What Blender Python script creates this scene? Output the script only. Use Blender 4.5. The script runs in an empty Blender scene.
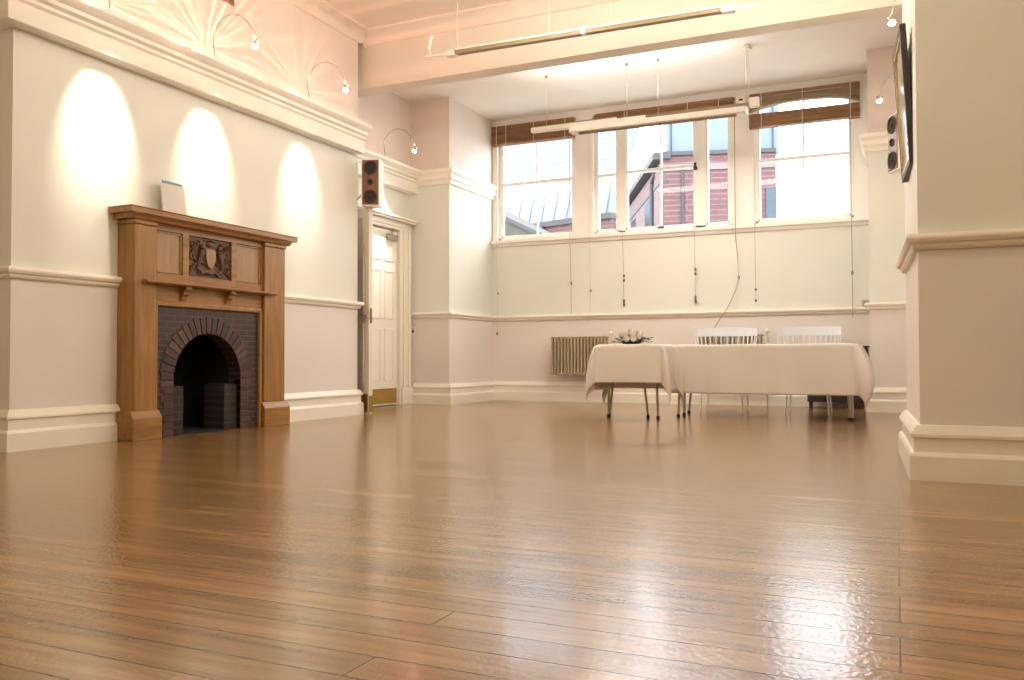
import bpy, bmesh, math, random
from mathutils import Vector, Matrix
random.seed(7)
PI = math.pi
S = bpy.context.scene
COL = S.collection

# ------------------------------------------------------------------ helpers
class MB:
    """collects shapes and links them as one mesh object"""
    def __init__(s):
        s.bm = bmesh.new()
    def hexa(s, p):
        v = [s.bm.verts.new(q) for q in p]
        for f in ((0,3,2,1),(4,5,6,7),(0,1,5,4),(1,2,6,5),(2,3,7,6),(3,0,4,7)):
            s.bm.faces.new([v[i] for i in f])
        return s
    def box(s, x0, x1, y0, y1, z0, z1):
        return s.hexa([(x0,y0,z0),(x1,y0,z0),(x1,y1,z0),(x0,y1,z0),(x0,y0,z1),(x1,y0,z1),(x1,y1,z1),(x0,y1,z1)])
    def prism(s, pts, a, b, axis):
        """2D polygon extruded along an axis from a to b; pts are the other two coordinates in order"""
        def mk(p, t):
            return {'x': (t, p[0], p[1]), 'y': (p[0], t, p[1]), 'z': (p[0], p[1], t)}[axis]
        A = [s.bm.verts.new(mk(p, a)) for p in pts]; B = [s.bm.verts.new(mk(p, b)) for p in pts]
        n = len(pts)
        s.bm.faces.new(A[::-1]); s.bm.faces.new(B)
        for i in range(n):
            s.bm.faces.new([A[i], A[(i+1) % n], B[(i+1) % n], B[i]])
        return s
    def tube(s, pts, r, n=8, caps=True, r2=None):
        pts = [Vector(p) for p in pts]; rings = []
        for i, p in enumerate(pts):
            d = (pts[min(i+1, len(pts)-1)] - pts[max(i-1, 0)]).normalized()
            u = d.cross(Vector((0,0,1)))
            if u.length < .05: u = d.cross(Vector((0,1,0)))
            u.normalize(); w = d.cross(u)
            rr = r if r2 is None else r + (r2-r)*i/(len(pts)-1)
            rings.append([s.bm.verts.new(p + u*math.cos(2*PI*k/n)*rr + w*math.sin(2*PI*k/n)*rr) for k in range(n)])
        for a, b in zip(rings, rings[1:]):
            for k in range(n):
                s.bm.faces.new([a[k], a[(k+1) % n], b[(k+1) % n], b[k]])
        if caps:
            s.bm.faces.new(rings[0][::-1]); s.bm.faces.new(rings[-1])
        return s
    def lathe(s, prof, n=24, M=Matrix.Identity(4)):
        """profile of (radius, height) round local z, placed by M"""
        rings = []
        for r, z in prof:
            rings.append([s.bm.verts.new(M @ Vector((max(r,1e-4)*math.cos(2*PI*k/n), max(r,1e-4)*math.sin(2*PI*k/n), z))) for k in range(n)])
        for a, b in zip(rings, rings[1:]):
            for k in range(n):
                s.bm.faces.new([a[k], a[(k+1) % n], b[(k+1) % n], b[k]])
        s.bm.faces.new(rings[0][::-1]); s.bm.faces.new(rings[-1])
        return s
    def ball(s, c, r, sc=(1,1,1), sub=2):
        q = bmesh.ops.create_icosphere(s.bm, subdivisions=sub, radius=1)
        for v in q['verts']:
            v.co = Vector((c[0]+v.co.x*r*sc[0], c[1]+v.co.y*r*sc[1], c[2]+v.co.z*r*sc[2]))
        return s
    def sweep(s, path, prof, closed=False):
        """profile (offset into room, z) swept along a plan polyline with mitred corners, room on the right"""
        P = [Vector(p) for p in path]; n = len(P); rings = []
        for i in range(n):
            rings.append([s.bm.verts.new((q.x, q.y, z)) for q, z in [(offset_pt(P, i, o), z) for o, z in prof]])
        m = len(prof)
        for a, b in zip(rings, rings[1:]):
            for k in range(m):
                s.bm.faces.new([a[k], a[(k+1) % m], b[(k+1) % m], b[k]])
        s.bm.faces.new(rings[0]); s.bm.faces.new(rings[-1][::-1])
        return s
    def xf(s, M):
        s.bm.transform(M); return s
    def build(s, name, m, parent=None, bevel=0, smooth=False, sharp=40):
        bmesh.ops.recalc_face_normals(s.bm, faces=s.bm.faces)
        me = bpy.data.meshes.new(name); s.bm.to_mesh(me); s.bm.free()
        me.materials.append(m)
        o = bpy.data.objects.new(name, me); COL.objects.link(o)
        if smooth:
            for p in me.polygons: p.use_smooth = True
            try: me.set_sharp_from_angle(angle=math.radians(sharp))
            except Exception: pass
        if bevel:
            b = o.modifiers.new('bevel', 'BEVEL'); b.width = bevel; b.segments = 2; b.limit_method = 'ANGLE'
        if parent is not None: o.parent = parent
        return o

def offset_pt(P, i, o):
    def nrm(a, b):
        d = (b-a).normalized(); return Vector((d.y, -d.x))
    if i == 0: return P[0] + nrm(P[0], P[1])*o
    if i == len(P)-1: return P[-1] + nrm(P[-2], P[-1])*o
    n1, n2 = nrm(P[i-1], P[i]), nrm(P[i], P[i+1])
    return P[i] + (n1+n2)*(o/(1+n1.dot(n2)))

def tag(o, label=None, cat=None, group=None, kind=None):
    if label: o['label'] = label
    if cat: o['category'] = cat
    if group: o['group'] = group
    if kind: o['kind'] = kind
    return o
def struct(o): o['kind'] = 'structure'; return o
def empty(name, loc, rz=0):
    o = bpy.data.objects.new(name, None); COL.objects.link(o)
    o.location = loc; o.rotation_euler = (0, 0, rz); o.empty_display_size = .1
    return o
def copy_tree(o, parent=None):
    c = o.copy(); COL.objects.link(c)
    if parent is not None: c.parent = parent
    for ch in [q for q in list(COL.objects) if q.parent == o]: copy_tree(ch, c)
    return c
def kid(mb, name, m, root, **k):
    """part whose geometry was written in world coordinates, root unrotated"""
    mb.xf(Matrix.Translation(-Vector(root.location)))
    return mb.build(name, m, root, **k)

# ------------------------------------------------------------------ materials
def mat(name, col, rough=.5, metal=0, **kw):
    m = bpy.data.materials.new(name); m.use_nodes = True
    b = m.node_tree.nodes['Principled BSDF']
    b.inputs['Base Color'].default_value = (*col, 1)
    b.inputs['Roughness'].default_value = rough; b.inputs['Metallic'].default_value = metal
    for k, v in kw.items(): b.inputs[k.replace('_', ' ')].default_value = v
    return m
def nt(m): return m.node_tree, m.node_tree.nodes['Principled BSDF']
def node(t, kind, **kw):
    n = t.nodes.new(kind)
    for k, v in kw.items():
        if k in n.inputs.keys(): n.inputs[k].default_value = v
        else: setattr(n, k, v)
    return n
def ramp(t, fac, stops, interp='LINEAR'):
    r = t.nodes.new('ShaderNodeValToRGB'); r.color_ramp.interpolation = interp
    e = r.color_ramp.elements
    while len(e) < len(stops): e.new(.5)
    for q, (p, c) in zip(e, stops): q.position = p; q.color = (*c, 1)
    t.links.new(fac, r.inputs[0]); return r
def mottled(name, col, rough=.5, amp=.06, scale=3, bump=0, bscale=60, **kw):
    """paint / cloth with slight natural variation"""
    m = mat(name, col, rough, **kw); t, b = nt(m)
    tc = node(t, 'ShaderNodeTexCoord'); n = node(t, 'ShaderNodeTexNoise', Scale=scale, Detail=4)
    t.links.new(tc.outputs['Object'], n.inputs['Vector'])
    r = ramp(t, n.outputs['Fac'], [(.25, tuple(c*(1-amp) for c in col)), (.75, tuple(min(1, c*(1+amp)) for c in col))])
    t.links.new(r.outputs[0], b.inputs['Base Color'])
    if bump:
        n2 = node(t, 'ShaderNodeTexNoise', Scale=bscale, Detail=3); t.links.new(tc.outputs['Object'], n2.inputs['Vector'])
        bp = node(t, 'ShaderNodeBump', Strength=bump, Distance=.01)
        t.links.new(n2.outputs['Fac'], bp.inputs['Height']); t.links.new(bp.outputs[0], b.inputs['Normal'])
    return m
def wood(name, dark, light, rough=.4, axis='z', scale=9):
    m = mat(name, light, rough); t, b = nt(m)
    tc = node(t, 'ShaderNodeTexCoord'); mp = node(t, 'ShaderNodeMapping')
    mp.inputs['Scale'].default_value = {'z': (scale, scale, scale*.09), 'y': (scale, scale*.09, scale), 'x': (scale*.09, scale, scale)}[axis]
    t.links.new(tc.outputs['Object'], mp.inputs['Vector'])
    n = node(t, 'ShaderNodeTexNoise', Scale=3.0, Detail=8, Roughness=.65); t.links.new(mp.outputs[0], n.inputs['Vector'])
    r = ramp(t, n.outputs['Fac'], [(.3, dark), (.5, tuple((a+c)/2 for a, c in zip(dark, light))), (.7, light)])
    t.links.new(r.outputs[0], b.inputs['Base Color'])
    bp = node(t, 'ShaderNodeBump', Strength=.12, Distance=.004)
    t.links.new(n.outputs['Fac'], bp.inputs['Height']); t.links.new(bp.outputs[0], b.inputs['Normal'])
    return m
def glass(name, tint=(1,1,1), refl=.08):
    m = bpy.data.materials.new(name); m.use_nodes = True; t = m.node_tree
    t.nodes.clear(); o = t.nodes.new('ShaderNodeOutputMaterial'); mx = t.nodes.new('ShaderNodeMixShader')
    a = t.nodes.new('ShaderNodeBsdfTransparent'); g = t.nodes.new('ShaderNodeBsdfGlossy'); g.inputs['Roughness'].default_value = .02
    a.inputs[0].default_value = (*tint, 1); mx.inputs[0].default_value = refl
    t.links.new(a.outputs[0], mx.inputs[1]); t.links.new(g.outputs[0], mx.inputs[2]); t.links.new(mx.outputs[0], o.inputs[0])
    return m
def emis(name, col, s):
    m = mat(name, col, .4); t, b = nt(m)
    b.inputs['Emission Color'].default_value = (*col, 1); b.inputs['Emission Strength'].default_value = s
    return m

def wall_paint():
    m = mat('wall_paint', (.8,.8,.7), .62); t, b = nt(m)
    g = node(t, 'ShaderNodeNewGeometry'); sp = node(t, 'ShaderNodeSeparateXYZ'); t.links.new(g.outputs['Position'], sp.inputs[0])
    mr = node(t, 'ShaderNodeMapRange'); mr.inputs['From Max'].default_value = 4.0; t.links.new(sp.outputs['Z'], mr.inputs['Value'])
    r = ramp(t, mr.outputs[0], [(0, LOWER), (1.17/4, UPPER), (2.9/4, FRIEZE)], 'CONSTANT')
    n = node(t, 'ShaderNodeTexNoise', Scale=1.4, Detail=5); t.links.new(g.outputs['Position'], n.inputs['Vector'])
    r2 = ramp(t, n.outputs['Fac'], [(.3, (.95,.95,.95)), (.7, (1,1,1))])
    mx = node(t, 'ShaderNodeMix', data_type='RGBA', blend_type='MULTIPLY'); mx.inputs[0].default_value = 1
    t.links.new(r.outputs[0], mx.inputs[6]); t.links.new(r2.outputs[0], mx.inputs[7]); t.links.new(mx.outputs[2], b.inputs['Base Color'])
    n2 = node(t, 'ShaderNodeTexNoise', Scale=25, Detail=4); t.links.new(g.outputs['Position'], n2.inputs['Vector'])
    bp = node(t, 'ShaderNodeBump', Strength=.06, Distance=.01); t.links.new(n2.outputs['Fac'], bp.inputs['Height']); t.links.new(bp.outputs[0], b.inputs['Normal'])
    return m
LOWER, UPPER, FRIEZE = (.79,.74,.69), (.79,.79,.71), (.80,.72,.65)
M = {}
M['wall'] = wall_paint()
M['trim'] = mottled('cream_gloss_paint', (.87,.82,.72), .32, .03)
M['ceil'] = mottled('ceiling_paint', (.80,.74,.65), .7, .03)
M['ceil2'] = mottled('recess_ceiling_paint', (.86,.82,.77), .7, .03)
M['white'] = mottled('white_gloss_paint', (.88,.85,.79), .3, .03)
M['oak'] = wood('oak', (.22,.105,.026), (.42,.215,.060), .36)
M['oak_h'] = wood('oak_horizontal', (.22,.105,.026), (.42,.215,.060), .36, 'y')
M['oak_panel'] = wood('oak_panel', (.30,.18,.075), (.42,.27,.12), .4, 'z', 6)
M['carved'] = mottled('carved_oak', (.10,.045,.018), .45, .5, 14)
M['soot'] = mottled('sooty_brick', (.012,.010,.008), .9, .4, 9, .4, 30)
M['brass'] = mottled('brass', (.50,.34,.10), .35, .1, 5, metal=.85)
M['steel'] = mottled('tubular_steel', (.40,.35,.29), .3, .1, 5, metal=.8)
M['cloth'] = mottled('table_linen', (.72,.67,.62), .85, .03, 2, .15, 220)
M['dark'] = mottled('dark_grey_metal', (.035,.03,.03), .5, .2, 5)
M['black'] = mottled('black_rubber', (.012,.010,.009), .5, .2, 9)
M['rad'] = mottled('beige_radiator_enamel', (.46,.38,.24), .35, .06, 4)
M['plastic'] = mottled('white_plastic', (.80,.83,.90), .35, .02, 3)
M['cord'] = mottled('cord', (.46,.38,.29), .8, .1, 20)
M['cordlight'] = mottled('pale_cord', (.66,.56,.44), .8, .1, 20)
M['toggle'] = mottled('toggle', (.16,.10,.07), .5, .2, 20)
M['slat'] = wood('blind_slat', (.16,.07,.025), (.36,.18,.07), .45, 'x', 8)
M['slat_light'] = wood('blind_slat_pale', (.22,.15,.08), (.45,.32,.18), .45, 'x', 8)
M['tape'] = mottled('ladder_cord', (.75,.68,.55), .8, .05, 20)
M['track'] = mottled('track_tan', (.26,.20,.12), .4, .08, 6)
M['trackwhite'] = mottled('track_white', (.86,.80,.70), .35, .03, 6)
M['glass'] = glass('window_glass', (1,1,1), .012)
M['spkwood'] = wood('speaker_veneer', (.14,.055,.025), (.27,.12,.06), .4, 'z', 14)
M['cone'] = mottled('speaker_cone', (.03,.025,.02), .85, .25, 30)
M['ring'] = mottled('speaker_ring', (.06,.05,.035), .7, .2, 20)
M['chrome'] = mottled('satin_chrome', (.60,.57,.52), .25, .05, 8, metal=.9)
M['bulb'] = emis('lit_halogen', (1,.93,.84), 30)

def plank_floor():
    m = mat('plank_floor', (.35,.2,.09), .22); t, b = nt(m)
    g = node(t, 'ShaderNodeNewGeometry')
    br = node(t, 'ShaderNodeTexBrick', Scale=1.0); br.offset = .37; br.offset_frequency = 3
    br.inputs['Mortar Size'].default_value = .0024; br.inputs['Mortar Smooth'].default_value = .3
    br.inputs['Brick Width'].default_value = 2.6; br.inputs['Row Height'].default_value = .112
    br.inputs['Color1'].default_value = (*FL1, 1); br.inputs['Color2'].default_value = (*FL2, 1); br.inputs['Mortar'].default_value = (.07,.035,.015,1)
    t.links.new(g.outputs['Position'], br.inputs['Vector'])
    mp = node(t, 'ShaderNodeMapping'); mp.inputs['Scale'].default_value = (.7, 9, 1); t.links.new(g.outputs['Position'], mp.inputs['Vector'])
    n = node(t, 'ShaderNodeTexNoise', Scale=3, Detail=7, Roughness=.6); t.links.new(mp.outputs[0], n.inputs['Vector'])
    r = ramp(t, n.outputs['Fac'], [(.3, (.66,.62,.56)), (.62, (1,1,1))])
    mx = node(t, 'ShaderNodeMix', data_type='RGBA', blend_type='MULTIPLY'); mx.inputs[0].default_value = 1
    t.links.new(br.outputs['Color'], mx.inputs[6]); t.links.new(r.outputs[0], mx.inputs[7])
    mp3 = node(t, 'ShaderNodeMapping'); mp3.inputs['Scale'].default_value = (.22, 2.6, 1); t.links.new(g.outputs['Position'], mp3.inputs['Vector'])
    n3 = node(t, 'ShaderNodeTexNoise', Scale=1.6, Detail=5, Roughness=.7); t.links.new(mp3.outputs[0], n3.inputs['Vector'])
    r3 = ramp(t, n3.outputs['Fac'], [(.36, (.74,.70,.64)), (.6, (1,1,1))])
    mx2 = node(t, 'ShaderNodeMix', data_type='RGBA', blend_type='MULTIPLY'); mx2.inputs[0].default_value = 1
    t.links.new(mx.outputs[2], mx2.inputs[6]); t.links.new(r3.outputs[0], mx2.inputs[7]); t.links.new(mx2.outputs[2], b.inputs['Base Color'])
    b.inputs['Roughness'].default_value = .18; b.inputs['IOR'].default_value = 1.52
    n2 = node(t, 'ShaderNodeTexNoise', Scale=70, Detail=2); t.links.new(g.outputs['Position'], n2.inputs['Vector'])
    bp = node(t, 'ShaderNodeBump', Strength=.14, Distance=.01); t.links.new(n2.outputs['Fac'], bp.inputs['Height'])
    bp2 = node(t, 'ShaderNodeBump', Strength=.25, Distance=.004, invert=True); t.links.new(br.outputs['Fac'], bp2.inputs['Height']); t.links.new(bp.outputs[0], bp2.inputs['Normal'])
    t.links.new(bp2.outputs[0], b.inputs['Normal'])
    b.inputs['Coat Weight'].default_value = .2; b.inputs['Coat Roughness'].default_value = .12
    return m
FL1, FL2 = (.43,.265,.118), (.32,.19,.080)
M['floor'] = plank_floor()

def brickmat(name, c1, c2, mortar, w, h, ms, rough=.8, axes='yz'):
    m = mat(name, c1, rough); t, b = nt(m)
    g = node(t, 'ShaderNodeNewGeometry'); sp = node(t, 'ShaderNodeSeparateXYZ'); cb = node(t, 'ShaderNodeCombineXYZ')
    t.links.new(g.outputs['Position'], sp.inputs[0])
    t.links.new(sp.outputs[axes[0].upper()], cb.inputs['X']); t.links.new(sp.outputs[axes[1].upper()], cb.inputs['Y'])
    br = node(t, 'ShaderNodeTexBrick', Scale=1.0)
    br.inputs['Mortar Size'].default_value = ms; br.inputs['Brick Width'].default_value = w; br.inputs['Row Height'].default_value = h
    for k, c in (('Color1', c1), ('Color2', c2), ('Mortar', mortar)): br.inputs[k].default_value = (*c, 1)
    t.links.new(cb.outputs[0], br.inputs['Vector'])
    n = node(t, 'ShaderNodeTexNoise', Scale=6, Detail=4); t.links.new(g.outputs['Position'], n.inputs['Vector'])
    r = ramp(t, n.outputs['Fac'], [(.3, (.75,.75,.75)), (.7, (1,1,1))])
    mx = node(t, 'ShaderNodeMix', data_type='RGBA', blend_type='MULTIPLY'); mx.inputs[0].default_value = 1
    t.links.new(br.outputs['Color'], mx.inputs[6]); t.links.new(r.outputs[0], mx.inputs[7]); t.links.new(mx.outputs[2], b.inputs['Base Color'])
    bp = node(t, 'ShaderNodeBump', Strength=.5, Distance=.006, invert=True); t.links.new(br.outputs['Fac'], bp.inputs['Height']); t.links.new(bp.outputs[0], b.inputs['Normal'])
    return m
M['hearthbrick'] = brickmat('hearth_brick', (.034,.024,.020), (.062,.022,.018), (.10,.08,.065), .16, .047, .004, .5)
M['cheek'] = brickmat('cheek_brick', (.045,.035,.025), (.03,.022,.018), (.07,.06,.045), .16, .06, .005, .8)
def islandmat(name, stops, rough=.5):
    m = mat(name, (.1,.05,.04), rough); t, b = nt(m)
    g = node(t, 'ShaderNodeNewGeometry'); r = ramp(t, g.outputs['Random Per Island'], stops); t.links.new(r.outputs[0], b.inputs['Base Color'])
    return m
M['voussoir'] = islandmat('arch_brick', [(0, (.035,.024,.020)), (.5, (.075,.026,.020)), (1, (.095,.055,.04))])

# ------------------------------------------------------------------ the room shell
PATH = [(-5.9,-4),(-5.9,3.70),(-5.27,3.70),(-5.27,7.62),(-5.9,7.62),(-5.9,9.75),(-5.31,9.75),(-5.31,11.05),
        (-.27,11.05),(-.27,10.2),(.35,10.2),(.35,5.9),(.055,5.9),(.10,4.65),(6,4.65),(6,-4),(-5.9,-4)]
PV = [Vector(p) for p in PATH]
T = .16
def outer(i):
    if i in (0, len(PV)-1): return Vector((-5.9-T, -4-T))
    return offset_pt(PV, i, -T)
def wall_cells(mb, i, z0, z1, holes=()):
    """wall slab along path segment i with rectangular holes (s0, s1, za, zb)"""
    p, q = PV[i], PV[i+1]; L = (q-p).length; d = (q-p)/L; n = Vector((-d.y, d.x))
    ss = sorted({0, L, *[h[0] for h in holes], *[h[1] for h in holes]}); zs = sorted({z0, z1, *[h[2] for h in holes], *[h[3] for h in holes]})
    for a, b in zip(ss, ss[1:]):
        for c, e in zip(zs, zs[1:]):
            if any(h[0]-1e-6 <= a and b <= h[1]+1e-6 and h[2]-1e-6 <= c and e <= h[3]+1e-6 for h in holes): continue
            ia, ib = p+d*a, p+d*b
            oa = outer(i) if a == 0 else ia+n*T
            ob = outer(i+1) if abs(b-L) < 1e-6 else ib+n*T
            mb.hexa([(ia.x,ia.y,c),(ib.x,ib.y,c),(ob.x,ob.y,c),(oa.x,oa.y,c),(ia.x,ia.y,e),(ib.x,ib.y,e),(ob.x,ob.y,e),(oa.x,oa.y,e)])
ZT = 4.3
WIN = [(-5.22,-4.045),(-3.765,-1.905),(-1.615,-.455)]; WZ = (2.30, 3.93)
walls = [('wall_left_near', [0, 1], {}), ('wall_left', [2, 3], {2: [(4.86-3.7, 5.76-3.7, 0, .86)]}), ('wall_left_recess', [4, 5, 6], {4: [(8.05-7.62, 9.45-7.62, 0, 2.27)]}),
         ('wall_back', [7], {7: [(a+5.31, b+5.31, *WZ) for a, b in WIN]}), ('wall_right', [8, 9, 10, 11, 12], {}), ('wall_right_near', [13, 14], {}), ('wall_front', [15], {})]
for nm, segs, holes in walls:
    mb = MB()
    for i in segs: wall_cells(mb, i, 0, ZT, holes.get(i, ()))
    struct(mb.build(nm, M['wall']))
struct(MB().box(-7.5, 6.2, -4.2, 11.25, -.15, 0).build('floor', M['floor']))
struct(MB().box(-6.1, 6.2, -4.2, 7.80, 4.15, 4.4).build('ceiling', M['ceil']))
struct(MB().box(-6.1, .55, 7.80, 11.25, 4.03, 4.4).build('ceiling_recess', M['ceil2']))
struct(MB().box(-5.9, .35, 7.75, 7.95, 3.55, 4.16).build('trim_1', M['ceil']))         # the beam
COV = [(0,4.01),(.02,4.01),(.05,4.04),(.09,4.11),(.13,4.13),(.13,4.16),(0,4.16)]
struct(MB().sweep([(-5.9,-4),(-5.9,3.70),(-5.27,3.70),(-5.27,7.62),(-5.9,7.62)], COV).build('trim_2', M['ceil'], smooth=True))
struct(MB().prism([(7.75,4.01),(7.73,4.01),(7.70,4.04),(7.66,4.11),(7.62,4.13),(7.62,4.16),(7.75,4.16)], -5.27, .35, 'x').build('trim_3', M['ceil'], smooth=True))
CORN = [(0,2.785),(.115,2.785),(.12,2.79),(.12,2.915),(.135,2.935),(.135,2.955),(.16,2.975),(.165,3.0),(.205,3.03),(.215,3.045),(.215,3.075),(0,3.09)]
struct(MB().sweep(PATH[:3]+[(-5.27,7.57)], CORN).build('trim_4', M['trim'], smooth=True, sharp=25))
struct(MB().sweep([(-5.9,7.62),(-5.9,9.75)], CORN).build('trim_13', M['trim'], smooth=True, sharp=25))
CORN2 = [(0,2.885),(.03,2.885),(.035,2.93),(.055,2.95),(.06,3.0),(.085,3.03),(.09,3.075),(0,3.085)]
struct(MB().sweep([(-5.9,9.75),(-5.31,9.75),(-5.31,11.05)], CORN2).build('trim_5', M['trim'], smooth=True, sharp=25))
struct(MB().sweep([(-.27,11.05),(-.27,10.2),(.35,10.2),(.35,5.9),(.055,5.9),(.10,4.65),(6,4.65)], CORN2).build('trim_6', M['trim'], smooth=True, sharp=25))
DADO = [(0,1.13),(.018,1.132),(.028,1.145),(.028,1.158),(.046,1.165),(.055,1.18),(.055,1.19),(.045,1.207),(0,1.21)]
SKIRT = [(0,0),(.05,0),(.05,.118),(.042,.132),(.03,.138),(.03,.205),(.044,.212),(.044,.226),(.030,.250),(.016,.268),(0,.27)]
pa = [(-5.9,-4),(-5.9,3.70),(-5.27,3.70),(-5.27,4.53)]; pb = [(-5.27,6.225),(-5.27,7.62),(-5.9,7.62)]; pc = PATH[5:]; pc[0] = (-5.84,9.75)
for k, p in enumerate((pa, pb, pc)):
    struct(MB().sweep(p, DADO).build('trim_%d' % (7+k), M['trim'], smooth=True, sharp=25))
for nm, p in (('baseboard_left_near', pa), ('baseboard_left', pb), ('baseboard_back', [pc[0], *PATH[6:10]]), ('baseboard_right', PATH[9:])):
    struct(MB().sweep(p, SKIRT).build(nm, M['trim'], smooth=True, sharp=25))
# window sill across the bank of windows
struct(MB().prism([(11.06,2.195),(11.02,2.20),(11.00,2.235),(10.97,2.245),(10.97,2.285),(11.12,2.30),(11.12,2.195)], -5.30, -.28, 'x').build('trim_10', M['white']))
# casing over the mullions
mb = MB()
for a, b in ((-5.30,-5.225),(-4.04,-3.77),(-1.90,-1.62),(-.45,-.29)): mb.box(a, b, 11.035, 11.06, 2.285, 3.93)
mb.box(-5.30,-.29,11.03,11.06,3.93,4.03)
struct(mb.build('trim_11', M['white'], bevel=.006))

# windows ------------------------------------------------------------
def window(n, frames):
    """frames: per light (x0, x1, list of rails z, list of bars x)"""
    x0, x1 = frames[0][0]-.04, frames[-1][1]+.04
    mb = MB(); z0, z1 = WZ
    ya, yb = 11.09, 11.15
    mb.box(x0, x1, ya-.01, yb+.02, z1-.05, z1); mb.box(x0, x1, ya-.01, yb+.02, z0, z0+.03)
    xs = [x0] + [v for f in frames for v in (f[0], f[1])] + [x1]
    for i in range(0, len(xs), 2): mb.box(xs[i], xs[i+1], ya-.01, yb+.02, z0, z1)
    w = struct(mb.build('window_%d' % n, M['white'], bevel=.005))
    for a, b, rails, bars in frames:
        s = MB(); t = .022
        s.box(a, a+t, ya, yb, z0+.03, z1-.05).box(b-t, b, ya, yb, z0+.03, z1-.05).box(a, b, ya, yb, z0+.03, z0+.06).box(a, b, ya, yb, z1-.08, z1-.05)
        for r in rails: s.box(a, b, ya-.015, yb, r-.022, r+.018)
        for x in bars: s.box(x-.011, x+.011, ya+.01, yb-.01, z0+.05, z1-.06)
        s.build('window_sash', M['white'], w, bevel=.004)
        MB().box(a+.01, b-.01, yb-.032, yb-.028, z0+.04, z1-.06).build('window_pane', M['glass'], w)
    return w
w1 = window(1, [(-5.18,-4.08,[3.10],[-4.63])])
w2 = window(2, [(-3.73,-3.44,[3.10],[]), (-3.32,-2.385,[3.12],[-2.845]), (-2.235,-1.94,[],[])])
w3 = window(3, [(-1.58,-.49,[3.10],[-1.035])])
MB().box(-2.40,-2.35,11.055,11.08,3.06,3.10).box(-2.39,-2.36,11.04,11.06,3.10,3.15).build('window_latch', M['dark'], w2)
MB().box(-2.88,-2.80,11.05,11.08,2.325,2.345).build('window_latch', M['dark'], w2)

# doorway ------------------------------------------------------------
d = MB()
for y0, y1 in ((7.80,8.03),(9.47,9.72)):
    d.box(-5.9,-5.865,y0,y1,.22,2.27).box(-5.9,-5.845,y0+.03,y0+.07,.22,2.27).box(-5.9,-5.85,y1-.09,y1-.05,.22,2.27).box(-5.9,-5.84,y0-.01 if y0 > 9 else y0,y1+.01,0,.22)
d.box(-5.9,-5.865,7.80,9.72,2.27,2.37)
d.box(-5.9,-5.80,7.79,9.73,2.37,2.395).box(-5.9,-5.77,7.77,9.735,2.395,2.42).box(-5.9,-5.85,7.82,9.72,2.30,2.32)
d.box(-6.07,-5.87,8.02,8.055,0,2.27).box(-6.07,-5.87,9.445,9.48,0,2.27).box(-6.07,-5.87,8.02,9.48,2.262,2.30)
struct(d.build('trim_12', M['trim'], bevel=.005))
def leaf(n, L, w=.045, h=2.245):
    """door leaf along local +x, thickness in y, with raised panels both sides"""
    mb = MB().box(0, L, -w/2, w/2, .01, h)
    o = mb.build('door_%d' % n, M['trim'], bevel=.003); struct(o)
    for za, zb in ((.32,.98),(1.10,1.72),(1.84,2.14)):
        for s in (-1, 1):
            y = s*w/2
            p = MB()
            y0, y1 = sorted((y, y+s*.008))
            for xa, xb in ((.10, L/2-.04), (L/2+.04, L-.10)):
                p.box(xa, xb, y0, y1, za, za+.02).box(xa, xb, y0, y1, zb-.02, zb).box(xa, xa+.02, y0, y1, za, zb).box(xb-.02, xb, y0, y1, za, zb)
            p.build('door_panel', M['trim'], o, bevel=.002)
    MB().box(.02, L-.02, -w/2-.004, w/2+.004, .03, .22).box(L-.003, L+.003, -w/2, w/2, .02, .2).build('kick_plate', M['brass'], o)
    return o
l1 = leaf(1, .80); l1.location = (-5.885, 8.02, 0); l1.rotation_euler.z = math.atan2(-.33, .75)
MB().box(.797,.803,-.012,.012,.98,1.14).lathe([(.012,0),(.012,.03),(.022,.035),(.022,.05)], 16, Matrix.Translation((.74,-.024,1.06)) @ Matrix.Rotation(PI/2,4,'X')).build('door_lock', M['toggle'], l1)
l2 = leaf(2, .695); l2.location = (-5.935, 9.440, 0); l2.rotation_euler.z = -PI/2
MB().box(.05,.28,.026,.07,2.12,2.19).build('door_closer', M['steel'], l2)
MB().tube([(.17,.06,2.18),(.30,.13,2.20),(.10,.03,2.235)], .008).build('closer_arm', M['steel'], l2)
struct(MB().box(-7.5,-6.07,7.3,7.4,0,2.6).box(-7.5,-6.07,10,10.1,0,2.6).box(-7.6,-7.5,7.3,10.1,0,2.6).box(-7.6,-6.07,7.3,10.1,2.5,2.6).build('wall_hall', M['wall']))

# ------------------------------------------------------------------ fireplace
fp = tag(empty('fireplace', (-5.27, 5.37, 0)), 'oak fireplace surround with carved centre panel and dark brick arch', 'fireplace')
W0 = -5.27
for y0, y1 in ((4.53,4.735),(5.945,6.22)):
    p = kid(MB().box(W0,-5.095,y0,y1,.2,1.60).box(W0,-5.085,y0-.008,y1+.008,1.60,1.635), 'pilaster', M['oak'], fp, bevel=.008)
    ym = (y0+y1)/2
    b = MB().prism([(W0,0),(-5.062,0),(-5.062,.165),(-5.095,.215),(W0,.215)], y0-.03, y1+.035, 'y')
    b.xf(Matrix.Translation(-fp.location)); b.build('plinth', M['oak_h'], p, bevel=.004)
kid(MB().prism([(W0,1.635),(-5.075,1.635),(-5.06,1.655),(-5.045,1.665),(-5.045,1.675),(W0,1.675)], 4.49, 6.265, 'y').box(W0,-5.03,4.445,6.315,1.672,1.712).box(W0,-5.025,4.44,6.32,1.712,1.72), 'mantel_shelf', M['oak_h'], fp, bevel=.003)
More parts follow.
